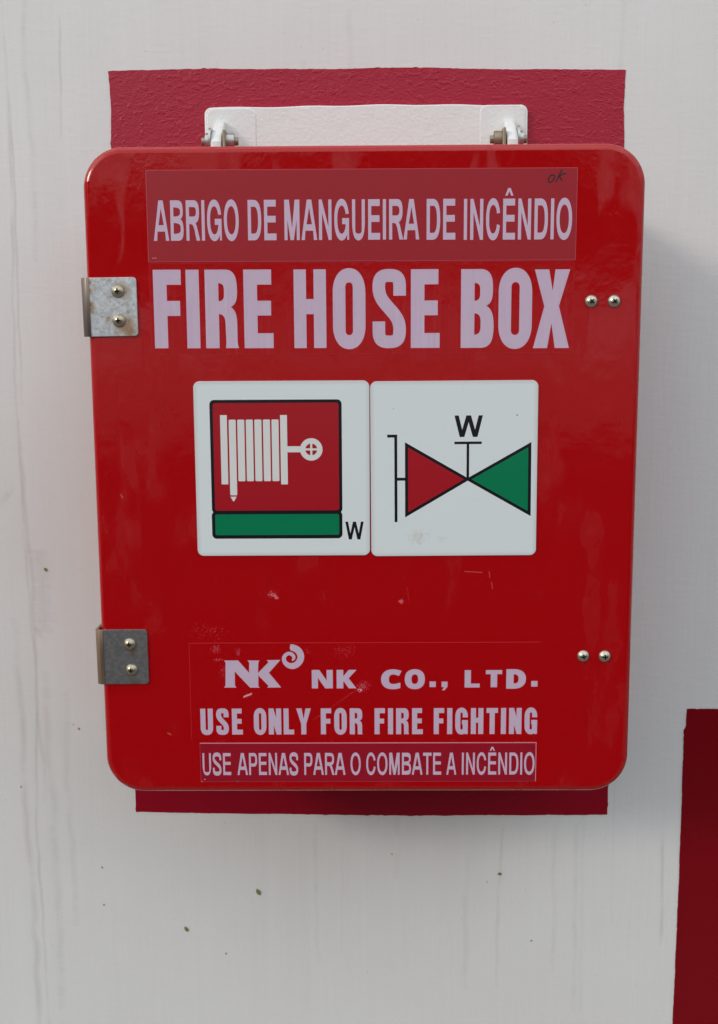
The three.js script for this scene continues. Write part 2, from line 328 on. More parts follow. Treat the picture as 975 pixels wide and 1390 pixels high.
// wiped and fingered gloss: duller smears here and there
const smear = pixelTex(1024, 1024, (x, y) => {
  const a = sstep(0.55, 0.75, fbm(x / 40 + 0.6 * vnoise(x / 20, y / 60, 3), y / 110, 4, 91)), b = sstep(0.6, 0.8, fbm(x / 14, y / 16, 3, 97));
  const v = 0.10 + 0.20 * a + 0.10 * b * a + 0.03 * fbm(x / 4, y / 4, 2, 99); return [v, v, v];
});
smear.repeat.set(1 / 0.5, 1 / 0.6); smear.offset.set(0.5, 0.5);
const redGloss = new THREE.MeshStandardMaterial({ map: doorMap, roughness: 1, roughnessMap: smear, bumpMap: scaled(wave, 0.16), bumpScale: 0.00032 });
const redBody = new THREE.MeshStandardMaterial({ color: new THREE.Color(RED), roughness: 0.25, bumpMap: scaled(wave, 0.2), bumpScale: 0.0004 });
{
  const body = new RoundedBoxGeometry(0.474, 0.574, 0.152, 5, 0.012); body.translate(0, OY, 0.003 + 0.076);
  part('cabinet', body, redBody, box);
  for (const s of [-1, 1]) part('mounting_ear', new RoundedBoxGeometry(0.003, 0.062, 0.03, 2, 0.001).translate(s * 0.1405, OY + 0.309, 0.037), dullSteel, box);
}
const door = part('door', slab(0.5, 0.6, 0.036, 0.036, 0.006, FACE, 8, 24), redGloss, box);
door.position.set(0, OY, 0);

// ---- lettering
const LILAC = '#c8b2ca';
// heavy condensed capitals, drawn as outlines: stem s, bar t, in a cell w x h with its upper left corner at 0, 0
const GL = {
  bars(c, l) { c.beginPath(); for (const [x, y, w, h] of l) c.rect(x, y, w, h); c.fill(); },
  poly(c, l) { c.beginPath(); l.forEach(([x, y], i) => (i ? c.lineTo(x, y) : c.moveTo(x, y))); c.closePath(); c.fill(); },
  F(c, w, h, s, t) { this.bars(c, [[0, 0, s, h], [s - 0.5, 0, w - s + 0.5, t], [s - 0.5, h * 0.395, w * 0.97 - s, t]]); },
  E(c, w, h, s, t) { this.bars(c, [[0, 0, s, h], [s - 0.5, 0, w - s - w * 0.03, t], [s - 0.5, h * 0.395, w * 0.95 - s, t * 0.98], [s - 0.5, h - t, w - s + 0.5, t]]); },
  I(c, w, h) { this.bars(c, [[0, 0, w, h]]); },
  H(c, w, h, s, t) { this.bars(c, [[0, 0, s, h], [w - s, 0, s, h], [s - 0.5, h * 0.375, w - 2 * s + 1, t]]); },
  T(c, w, h, s, t) { this.bars(c, [[0, 0, w, t], [(w - s) / 2, t - 0.5, s, h - t + 0.5]]); },
  L(c, w, h, s, t) { this.bars(c, [[0, 0, s, h], [s - 0.5, h - t, w - s + 0.5, t]]); },
  N(c, w, h, s) { this.bars(c, [[0, 0, s, h], [w - s, 0, s, h]]); this.poly(c, [[0, 0], [s * 0.95, 0], [w, h], [w - s * 0.95, h]]); },
  Y(c, w, h, s) { this.poly(c, [[0, 0], [s * 1.05, 0], [w / 2, h * 0.40], [w - s * 1.05, 0], [w, 0], [(w + s) / 2, h * 0.6], [(w + s) / 2, h], [(w - s) / 2, h], [(w - s) / 2, h * 0.6]]); },
  X(c, w, h, s) { const e = s * 1.13; this.poly(c, [[w * 0.02, 0], [w * 0.02 + e, 0], [w * 0.52, h * 0.265], [w * 0.98 - e, 0], [w * 0.99, 0], [w * 0.70, h * 0.465], [w, h], [w - e, h], [w * 0.50, h * 0.685], [e, h], [0, h], [w * 0.295, h * 0.465]]); },
  ring(c, x, y, w, h, rx, ry) { ry = Math.min(ry, h / 2); c.moveTo(x + rx, y); c.lineTo(x + w - rx, y); c.bezierCurveTo(x + w - rx * 0.38, y, x + w, y + ry * 0.42, x + w, y + ry); c.lineTo(x + w, y + h - ry); c.bezierCurveTo(x + w, y + h - ry * 0.42, x + w - rx * 0.38, y + h, x + w - rx, y + h); c.lineTo(x + rx, y + h); c.bezierCurveTo(x + rx * 0.38, y + h, x, y + h - ry * 0.42, x, y + h - ry); c.lineTo(x, y + ry); c.bezierCurveTo(x, y + ry * 0.42, x + rx * 0.38, y, x + rx, y); c.closePath(); },
  O(c, w, h, s, t) { const o = h * 0.015; c.beginPath(); this.ring(c, 0, -o, w, h + 2 * o, w / 2, w * 0.72); this.ring(c, s, t - o, w - 2 * s, h - 2 * t + 2 * o, (w - 2 * s) / 2, (w - 2 * s) * 0.6); c.fill('evenodd'); },
  U(c, w, h, s, t) { const o = h * 0.015; c.beginPath(); c.moveTo(0, 0); c.lineTo(s, 0); c.lineTo(s, h - t - s * 0.3); c.quadraticCurveTo(s, h - t + o, w / 2, h - t + o); c.quadraticCurveTo(w - s, h - t + o, w - s, h - t - s * 0.3); c.lineTo(w - s, 0); c.lineTo(w, 0); c.lineTo(w, h - w * 0.6); c.bezierCurveTo(w, h - w * 0.15, w * 0.8, h + o, w / 2, h + o); c.bezierCurveTo(w * 0.2, h + o, 0, h - w * 0.15, 0, h - w * 0.6); c.closePath(); c.fill(); },
  S(c, w, h, s, t) { c.lineWidth = s; c.lineJoin = 'round'; const a = s / 2, b = w - s / 2, q = t / 2 - h * 0.012; c.beginPath(); c.moveTo(b, h * 0.335); c.lineTo(b, h * 0.22); c.bezierCurveTo(b, h * 0.10, w * 0.72, q, w / 2, q); c.bezierCurveTo(w * 0.28, q, a, h * 0.10, a, h * 0.23); c.bezierCurveTo(a, h * 0.47, b, h * 0.52, b, h * 0.76); c.bezierCurveTo(b, h * 0.90, w * 0.72, h - q, w / 2, h - q); c.bezierCurveTo(w * 0.28, h - q, a, h * 0.90, a, h * 0.78); c.lineTo(a, h * 0.66); c.stroke(); },
  G(c, w, h, s, t) { c.save(); c.beginPath(); c.rect(-1, -h, w + 2, h * 1.36); c.rect(-1, h * 0.3, w - s + 0.5, h); c.rect(-1, h * 0.48, w + 2, h); c.clip(); this.O(c, w, h, s, t); c.restore(); this.bars(c, [[w * 0.53, h * 0.46, w * 0.47, t * 0.9], [w - s * 0.62, h * 0.46, s * 0.62, h * 0.54]]); },
  A(c, w, h, s, t) { const q = w * 0.355; c.beginPath(); [[0, h], [q, 0], [w - q, 0], [w, h], [w - s * 1.08, h], [w * 0.745, h * 0.77], [w * 0.255, h * 0.77], [s * 1.08, h]].forEach(([x, y], i) => (i ? c.lineTo(x, y) : c.moveTo(x, y))); c.closePath(); c.moveTo(w / 2, h * 0.20); c.lineTo(w * 0.665, h * 0.61); c.lineTo(w * 0.335, h * 0.61); c.closePath(); c.fill('evenodd'); },
  D(c, w, h, s, t) { const D = (x, y, W, H, k) => { c.moveTo(x, y); c.lineTo(x + W * 0.45, y); c.bezierCurveTo(x + W * 0.86, y, x + W, y + H * 0.2, x + W, y + H * k); c.bezierCurveTo(x + W, y + H * 0.8, x + W * 0.86, y + H, x + W * 0.45, y + H); c.lineTo(x, y + H); c.closePath(); }; c.beginPath(); D(0, 0, w, h, 0.5); D(s, t, w - 2 * s, h - 2 * t, 0.5); c.fill('evenodd'); },
  M(c, w, h, s) { this.bars(c, [[0, 0, s * 0.95, h], [w - s * 0.95, 0, s * 0.95, h]]); this.poly(c, [[0, 0], [s * 1.5, 0], [w / 2, h * 0.70], [w - s * 1.5, 0], [w, 0], [w / 2 + s * 0.52, h], [w / 2 - s * 0.52, h]]); },
  C(c, w, h, s, t) { c.save(); c.beginPath(); c.moveTo(-1, -h); c.lineTo(w * 2, -h); c.lineTo(w * 2, h * 0.28); c.lineTo(w - s, h * 0.36); c.lineTo(w * 0.6, h * 0.36); c.lineTo(w * 0.6, h * 0.62); c.lineTo(w - s, h * 0.62); c.lineTo(w * 2, h * 0.78); c.lineTo(w * 2, h * 2); c.lineTo(-1, h * 2); c.closePath(); c.clip(); this.O(c, w, h, s, t); c.restore(); },
  P(c, w, h, s, t) { this.bars(c, [[0, 0, s, h]]); c.beginPath(); const m = h * 0.62; c.moveTo(s - 0.5, 0); c.lineTo(w * 0.6, 0); c.bezierCurveTo(w * 0.92, 0, w, h * 0.14, w, m / 2); c.bezierCurveTo(w, h * 0.48, w * 0.92, m, w * 0.6, m); c.lineTo(s - 0.5, m); c.closePath(); const i = w - s; c.moveTo(s, t); c.lineTo(s, m - t); c.lineTo(w * 0.55, m - t); c.bezierCurveTo(i - w * 0.04, m - t, i, m - t * 1.3, i, m / 2); c.bezierCurveTo(i, t * 1.3, i - w * 0.04, t, w * 0.55, t); c.closePath(); c.fill('evenodd'); },
  K(c, w, h, s, t) { const m = h * 0.57; this.bars(c, [[0, 0, s, h]]); c.save(); c.beginPath(); c.rect(-1, -1, w + 2, m + 1); c.clip(); this.P(c, w * 0.955, h * 0.92, s, t); c.restore(); this.poly(c, [[s - 1, h * 0.475], [w * 0.46, h * 0.475], [w * 0.62, h * 0.50], [w * 0.76, h * 0.63], [w, h], [w - s * 1.18, h], [w * 0.58, h * 0.71], [w * 0.46, h * 0.60], [s - 1, h * 0.585]]); },
  R(c, w, h, s, t) {
    this.bars(c, [[0, 0, s, h]]); const v = w * 0.97, m = h * 0.545;
    c.beginPath(); c.moveTo(s - 0.5, 0); c.lineTo(v * 0.62, 0); c.bezierCurveTo(v * 0.93, 0, v, h * 0.10, v, h * 0.26); c.bezierCurveTo(v, h * 0.40, v * 0.94, h * 0.44, v * 0.80, h * 0.475);
    c.bezierCurveTo(v * 0.95, h * 0.52, v * 0.985, h * 0.58, v * 0.985, h * 0.70); c.lineTo(v * 0.985, h * 0.9); c.quadraticCurveTo(v * 0.99, h * 0.97, w, h); c.lineTo(w - s, h); c.quadraticCurveTo(w * 0.62, h * 0.96, w * 0.61, h * 0.85); c.lineTo(w * 0.60, h * 0.68); c.quadraticCurveTo(w * 0.59, h * 0.57, s + (w * 0.03), h * 0.565); c.lineTo(s - 0.5, h * 0.565); c.closePath();
    c.moveTo(s, t * 0.9); c.lineTo(s, h * 0.40); c.quadraticCurveTo(w - s * 1.05, h * 0.40, w - s * 1.05, h * 0.32); c.lineTo(w - s * 1.05, h * 0.25); c.quadraticCurveTo(w - s * 1.05, t * 0.9, s, t * 0.9); c.closePath(); c.fill('evenodd');
  },
  B(c, w, h, s, t) {
    c.beginPath(); c.moveTo(0, 0); c.lineTo(w * 0.58, 0); c.bezierCurveTo(w * 0.9, 0, w * 0.97, h * 0.10, w * 0.97, h * 0.24); c.bezierCurveTo(w * 0.97, h * 0.38, w * 0.93, h * 0.43, w * 0.77, h * 0.465); c.bezierCurveTo(w * 0.95, h * 0.50, w, h * 0.60, w, h * 0.72); c.bezierCurveTo(w, h * 0.9, w * 0.92, h, w * 0.60, h); c.lineTo(0, h); c.closePath();
    const i = w - s * 1.02; c.moveTo(s, h * 0.175); c.lineTo(s, h * 0.40); c.quadraticCurveTo(i, h * 0.40, i, h * 0.32); c.lineTo(i, h * 0.255); c.quadraticCurveTo(i, h * 0.175, s, h * 0.175); c.closePath();
    c.moveTo(s, h * 0.56); c.lineTo(s, h * 0.83); c.quadraticCurveTo(i + w * 0.02, h * 0.83, i + w * 0.02, h * 0.74); c.lineTo(i + w * 0.02, h * 0.66); c.quadraticCurveTo(i + w * 0.02, h * 0.56, s, h * 0.56); c.closePath(); c.fill('evenodd');
  },
};
const glyph = (c, ch, x, y, w, h, s, t) => { c.save(); c.translate(x, y); GL[ch](c, w, h, s, t); c.restore(); };
// grotesque capitals squeezed into a given width and cap height
function fit(c, str, x0, x1, top, base, font = 'bold 100px sans-serif', heavy = 0, cap = 'E') {
  c.save(); c.font = font; c.textBaseline = 'alphabetic';
  const a = c.measureText(str), b = c.measureText(cap), w = a.actualBoundingBoxRight + a.actualBoundingBoxLeft;
  c.translate(x0, base); c.scale((x1 - x0) / w, (base - top) / b.actualBoundingBoxAscent); c.translate(a.actualBoundingBoxLeft, 0);
  c.fillText(str, 0, 0); if (heavy) { c.lineWidth = heavy; c.lineJoin = 'miter'; c.strokeText(str, 0, 0); }
  c.restore();
}
// [left bearing, ink width, advance] of a grotesque bold, cap height 716
const GROT = { A: [2, 716, 722], B: [73, 600, 722], C: [47, 632, 722], D: [72, 600, 722], E: [73, 545, 667], F: [73, 500, 611], G: [44, 672, 778], I: [70, 148, 278], M: [70, 690, 833], N: [73, 576, 722], O: [43, 692, 778], P: [73, 560, 667], R: [73, 640, 722], S: [38, 588, 667], T: [21, 570, 611], U: [71, 580, 722] };
function words(c, str, x0, x1, top, base, sw = 146, tw = 121) {
  const up = { 'Ê': 'E' }, a = [...str].map((ch) => [ch, GROT[up[ch] || ch]]);
  let tot = 0; for (const [, g] of a) tot += g[2];
  const first = a[0][1], last = a[a.length - 1][1], ink = tot - first[0] - (last[2] - last[0] - last[1]);
  c.save(); c.translate(x0, top); c.scale((x1 - x0) / ink, (base - top) / 716); c.translate(-first[0], 0);
  let x = 0; for (const [ch, g] of a) {
    glyph(c, ch === 'R' ? 'K' : up[ch] || ch, x + g[0], 0, ch === 'I' ? sw : g[1], 716, sw, tw);
    if (ch === 'Ê') GL.poly(c, [[x + 160, -50], [x + 285, -185], [x + 400, -185], [x + 525, -50], [x + 420, -50], [x + 342, -125], [x + 262, -50]]);
    x += g[2];
  }
  c.restore();
}
// a printed sheet stuck on the door: its own canvas in door millimetres
function sheet(x0, y0, x1, y1, ppm, draw) {
  const w = x1 - x0, h = y1 - y0, c = canvas(Math.round(w * ppm), Math.round(h * ppm)), ctx = c.getContext('2d');
  ctx.scale(c.width / w, -c.height / h); ctx.translate(-x0, -y1); ctx.scale(1, 1);
  ctx.save(); ctx.setTransform(c.width / w, 0, 0, c.height / h, 0, 0); ctx.translate(-x0, y1);     // now x right, y down, y = -(door y)
  draw(ctx, w, h); ctx.restore();
  const t = tex(c, true, THREE.ClampToEdgeWrapping); t.repeat.set(1000 / w, 1000 / h); t.offset.set(0.5, 0.5);
  return t;
}
function stick(name, x0, y0, x1, y1, r, thick, bevel, mat, label, tilt = 0) {
  const m = part(name, slab((x1 - x0) * mm, (y1 - y0) * mm, r * mm, thick * mm, bevel * mm, 0, 3, 8), mat, door, label);
  m.position.set((x0 + x1) / 2 * mm, (y0 + y1) / 2 * mm, FACE + thick * mm - 0.0001); m.rotation.z = tilt;
  return m;
}
const speckle = (c, r, x, y, rx, ry, n, a, col = '205,160,185', sz = 0.45) => { for (let k = 0; k < n; k++) { const u = (r() + r() + r() - 1.5) / 1.5, v = (r() + r() + r() - 1.5) / 1.5, s = sz * (0.5 + r()); c.fillStyle = `rgba(${col},${a * (0.3 + 0.7 * r())})`; c.fillRect(x + u * rx, -(y + v * ry), s, s); } };

// 1. upper sticker
const MAROON = '#9a0a1e';
{
  const x0 = -193.3, y0 = 199.2, x1 = 189.2, y1 = 279.2, r = rng(31);
  const map = sheet(x0, y0, x1, y1, 5, (c) => {
    c.fillStyle = MAROON; c.fillRect(-300, -400, 600, 800);
    speckle(c, r, 0, 240, 190, 40, 500, 0.10, '255,200,210', 0.5); speckle(c, r, 0, 240, 190, 40, 400, 0.14, '60,0,10', 0.5);
    c.strokeStyle = 'rgba(215,150,155,.5)'; c.lineWidth = 0.45; c.strokeRect(x0 + 0.3, -y1 + 0.3, x1 - x0 - 0.6, y1 - y0 - 0.6);
    c.fillStyle = c.strokeStyle = LILAC;
    words(c, 'ABRIGO', -187.6, -111.3, -253, -217.9); words(c, 'DE', -103.3, -77.8, -253, -217.9); words(c, 'MANGUEIRA', -70.7, 49.5, -253, -217.9); words(c, 'DE', 55.9, 81.6, -253, -217.6); words(c, 'INCÊNDIO', 89, 185.1, -252.8, -217.3);
    // hand-written note in the corner
    c.strokeStyle = '#15121a'; c.lineWidth = 1.15; c.lineCap = 'round'; c.lineJoin = 'round';
    c.beginPath(); c.moveTo(166.6, -272.6); c.bezierCurveTo(164.4, -272.8, 162.8, -268.6, 163.8, -266.8); c.bezierCurveTo(164.8, -265.4, 168.3, -268.2, 168.8, -271); c.bezierCurveTo(169, -272.6, 167.2, -273.4, 166, -272.2); c.stroke();
    c.beginPath(); c.moveTo(175.2, -277); c.bezierCurveTo(173.4, -274, 171.6, -270, 170.2, -267); c.moveTo(171.6, -270); c.bezierCurveTo(174, -273, 176.2, -274.3, 178.6, -273.9); c.moveTo(173, -271.6); c.bezierCurveTo(174, -270.2, 174.8, -268.9, 175.4, -268.2); c.stroke();
    c.fillStyle = 'rgba(220,180,190,.8)'; c.fillRect(-189.5, -203.2, 1.6, 0.7); c.fillRect(-187.4, -203.2, 1.6, 0.7);
  });
  stick('sticker', x0, y0, x1, y1, 0.6, 0.4, 0.08, new THREE.MeshStandardMaterial({ map, roughness: 0.42 }), 'maroon sticker with Portuguese lettering across the top of the door', -0.0012);
}
// 2. clear film with the big lettering
{
  const x0 = -193, y0 = 117.2, x1 = 188, y1 = 198.6, r = rng(33);
  const map = sheet(x0, y0, x1, y1, 5, (c) => {
    c.fillStyle = RED; c.fillRect(-300, -400, 600, 800);
    c.strokeStyle = 'rgba(200,60,75,.5)'; c.lineWidth = 0.4; c.strokeRect(x0 + 0.25, -y1 + 0.25, x1 - x0 - 0.5, y1 - y0 - 0.5);
    speckle(c, r, 0, 158, 190, 42, 400, 0.10, '255,200,210', 0.5);
    c.fillStyle = c.strokeStyle = LILAC;
    const S = 12.2, T = 13.4, row = [['F', -189.7, -164.6], ['I', -160.3, -148.4], ['R', -143.2, -113.3], ['E', -108.4, -82], ['H', -63.3, -34.2], ['O', -28.2, 1.2], ['S', 7.5, 37.6], ['E', 42, 68], ['B', 87, 116.6], ['O', 120.8, 150.9]];
    for (const [ch, a, b] of row) { const k = (a + 190) / 375; glyph(c, ch, a, -192.9 + k * 1.6, b - a, 69.8, ch === 'H' ? 11.2 : ch === 'O' || ch === 'S' ? 11.4 : S, ch === 'O' || ch === 'S' ? 12.6 : T); }
    glyph(c, 'X', 152.2, -191, 32.6, 69.7, 11.4, 13);
    for (let k = 0; k < 240; k++) { c.fillStyle = r() < 0.5 ? `rgba(150,110,150,${0.02 + 0.03 * r()})` : `rgba(240,232,245,${0.02 + 0.03 * r()})`; c.fillRect(-190 + r() * 375, -193 + r() * 60, 0.4 + r() * 2.4, 10 + r() * 50); }
    speckle(c, r, 0, 158, 190, 36, 260, 0.35, '150,30,50', 0.35); speckle(c, r, 0, 158, 190, 36, 160, 0.3, '120,100,120', 0.4);
  });
  stick('lettering_film', x0, y0, x1, y1, 0.6, 0.3, 0.06, new THREE.MeshStandardMaterial({ map, roughness: 0.16, bumpMap: scaled(wave, 0.1), bumpScale: 0.0004 }), 'clear film with large lilac capitals across the door', 0);
}
// 3. the two pictogram plates
function dubya(c, x0, x1, y0, y1, s) {                // bold W of four straight strokes
  c.save(); c.beginPath(); c.rect(x0 - 1, y0, x1 - x0 + 2, y1 - y0); c.clip(); c.lineWidth = s; c.lineJoin = 'miter'; c.miterLimit = 20; const w = x1 - x0, m = (x0 + x1) / 2, e = s * 0.52, q = w * 0.27;
  c.beginPath(); c.moveTo(x0 + e, y0 - 0.5); c.lineTo(x0 + q, y1 + s * 0.2); c.lineTo(m, y0 - s * 0.2); c.lineTo(x1 - q, y1 + s * 0.2); c.lineTo(x1 - e, y0 - 0.5); c.stroke(); c.restore();
}
function wear(c, r, x0, y0, x1, y1, n) {              // hairline scratches and dirtiness creeping in from the edges
  for (let k = 0; k < n; k++) { const x = x0 + r() * (x1 - x0), y = -(y0 + r() * (y1 - y0)), a = r() * 6.3, l = 2 + r() * 9; c.strokeStyle = `rgba(120,124,124,${0.08 + 0.14 * r()})`; c.lineWidth = 0.18; c.beginPath(); c.moveTo(x, y); c.quadraticCurveTo(x + l * 0.5 * Math.cos(a) + r(), y + l * 0.5 * Math.sin(a), x + l * Math.cos(a + 0.1), y + l * Math.sin(a + 0.1)); c.stroke(); }
  for (let k = 0; k < 5; k++) { c.strokeStyle = 'rgba(112,104,92,0.035)'; c.lineWidth = 1 + k * 1.6; c.strokeRect(x0, -y1, x1 - x0, y1 - y0); }
}
const PLATE = '#dbe3e6', SIGN_RED = '#a31422', SIGN_GREEN = '#00784f', INK = '#15141a';
const plateDirt = (c, r, x, y) => { speckle(c, r, x, y, 76, 76, 60, 0.25, '130,130,124', 0.35); };
{
  const x0 = -156, y0 = -68.2, x1 = 4.4, y1 = 93.3, r = rng(35);
  const map = sheet(x0, y0, x1, y1, 6, (c) => {
    c.fillStyle = PLATE; c.fillRect(-300, -400, 600, 800); plateDirt(c, r, -76, 12); wear(c, r, x0, y0, x1, y1, 16);
    const rr = (xa, ya, xb, yb, q, col) => { c.fillStyle = col; c.beginPath(); c.roundRect(xa, -yb, xb - xa, yb - ya, q); c.fill(); };
    rr(-141.6, -28.4, -21, 76.3, 4.2, INK); rr(-138.8, -25.8, -23.8, 73.5, 2.4, SIGN_RED);
    rr(-141.9, -52, -21.1, -26.2, 4.2, INK); rr(-138.9, -48.8, -24, -29.1, 1.8, SIGN_GREEN);
    const w = '#d9dcdc';
    rr(-132.2, -1.2, -125.9, 62.5, 0.3, w); rr(-77.3, -1.5, -71, 62.3, 0.3, w);
    for (let k = 0; k < 6; k++) { const x = -124.4 + k * 7.84; rr(x, k ? 1.6 : -11.5, x + 6.5, 58.3, 1, w); }
    c.fillStyle = w; c.beginPath(); c.moveTo(-124.4, 12.6); c.lineTo(-118.4, 12.6); c.lineTo(-120.9, 17); c.lineTo(-121.9, 17); c.closePath(); c.fill();
    rr(-71.4, 28.1, -57, 33.7, 0, w);
    c.strokeStyle = w; c.lineWidth = 4.9; c.beginPath(); c.arc(-49.1, -30.7, 7.85, 0, 7); c.stroke(); c.lineWidth = 2; c.beginPath(); c.moveTo(-56, -30.7); c.lineTo(-42, -30.7); c.moveTo(-49.1, -38); c.lineTo(-49.1, -24); c.stroke();
    c.fillStyle = c.strokeStyle = INK; dubya(c, -18.5, -1.3, 36.5, 53.1, 2.45);
  });
  stick('pictogram_plate', x0, y0, x1, y1, 6, 1.2, 0.35, new THREE.MeshStandardMaterial({ map, roughness: 0.22 }), 'white plate with a red hose reel pictogram');
}
{
  const x0 = 5.3, y0 = -68.9, x1 = 158, y1 = 92.6, r = rng(37);
  const map = sheet(x0, y0, x1, y1, 6, (c) => {
    c.fillStyle = PLATE; c.fillRect(-300, -400, 600, 800); plateDirt(c, r, 80, 12); wear(c, r, x0, y0, x1, y1, 22);
    speckle(c, r, 48, -50, 13, 10, 260, 0.045, '150,140,120', 1.6); speckle(c, r, 70, -52, 8, 5, 60, 0.05, '150,140,120', 1.2);
    c.fillStyle = '#d2bf3a'; c.beginPath(); c.arc(26.5, -67.5, 0.6, 0, 7); c.fill(); c.fillStyle = '#7c8088'; c.beginPath(); c.arc(139, -61, 0.7, 0, 7); c.fill();
    const tri = (p, col) => { c.beginPath(); p.forEach(([x, y], i) => (i ? c.lineTo(x, -y) : c.moveTo(x, -y))); c.closePath(); c.fillStyle = col; c.fill(); c.strokeStyle = INK; c.lineWidth = 2.7; c.lineJoin = 'miter'; c.stroke(); };
    tri([[38.2, 34.6], [93.8, 2.4], [38.2, -30.2]], SIGN_RED); tri([[151, 34], [95, 2.4], [151.2, -29.8]], SIGN_GREEN);
    c.strokeStyle = INK; c.lineWidth = 2.6; c.lineCap = 'butt'; c.lineJoin = 'miter';
    c.beginPath(); c.moveTo(20.6, -42.7); c.lineTo(28.4, -42.7); c.lineTo(28.4, 36.8); c.moveTo(29, -3); c.lineTo(38, -3); c.stroke();
    c.lineWidth = 2.3; c.beginPath(); c.moveTo(94.4, -2.4); c.lineTo(94.4, -36.2); c.moveTo(82, -36); c.lineTo(107, -36); c.stroke();
    c.fillStyle = INK; c.strokeStyle = INK; dubya(c, 81.9, 108, -61, -41.4, 3.7);
  });
  stick('pictogram_plate', x0, y0, x1, y1, 6, 1.2, 0.35, new THREE.MeshStandardMaterial({ map, roughness: 0.22 }), 'white plate with a red and green valve pictogram', 0.003);
}
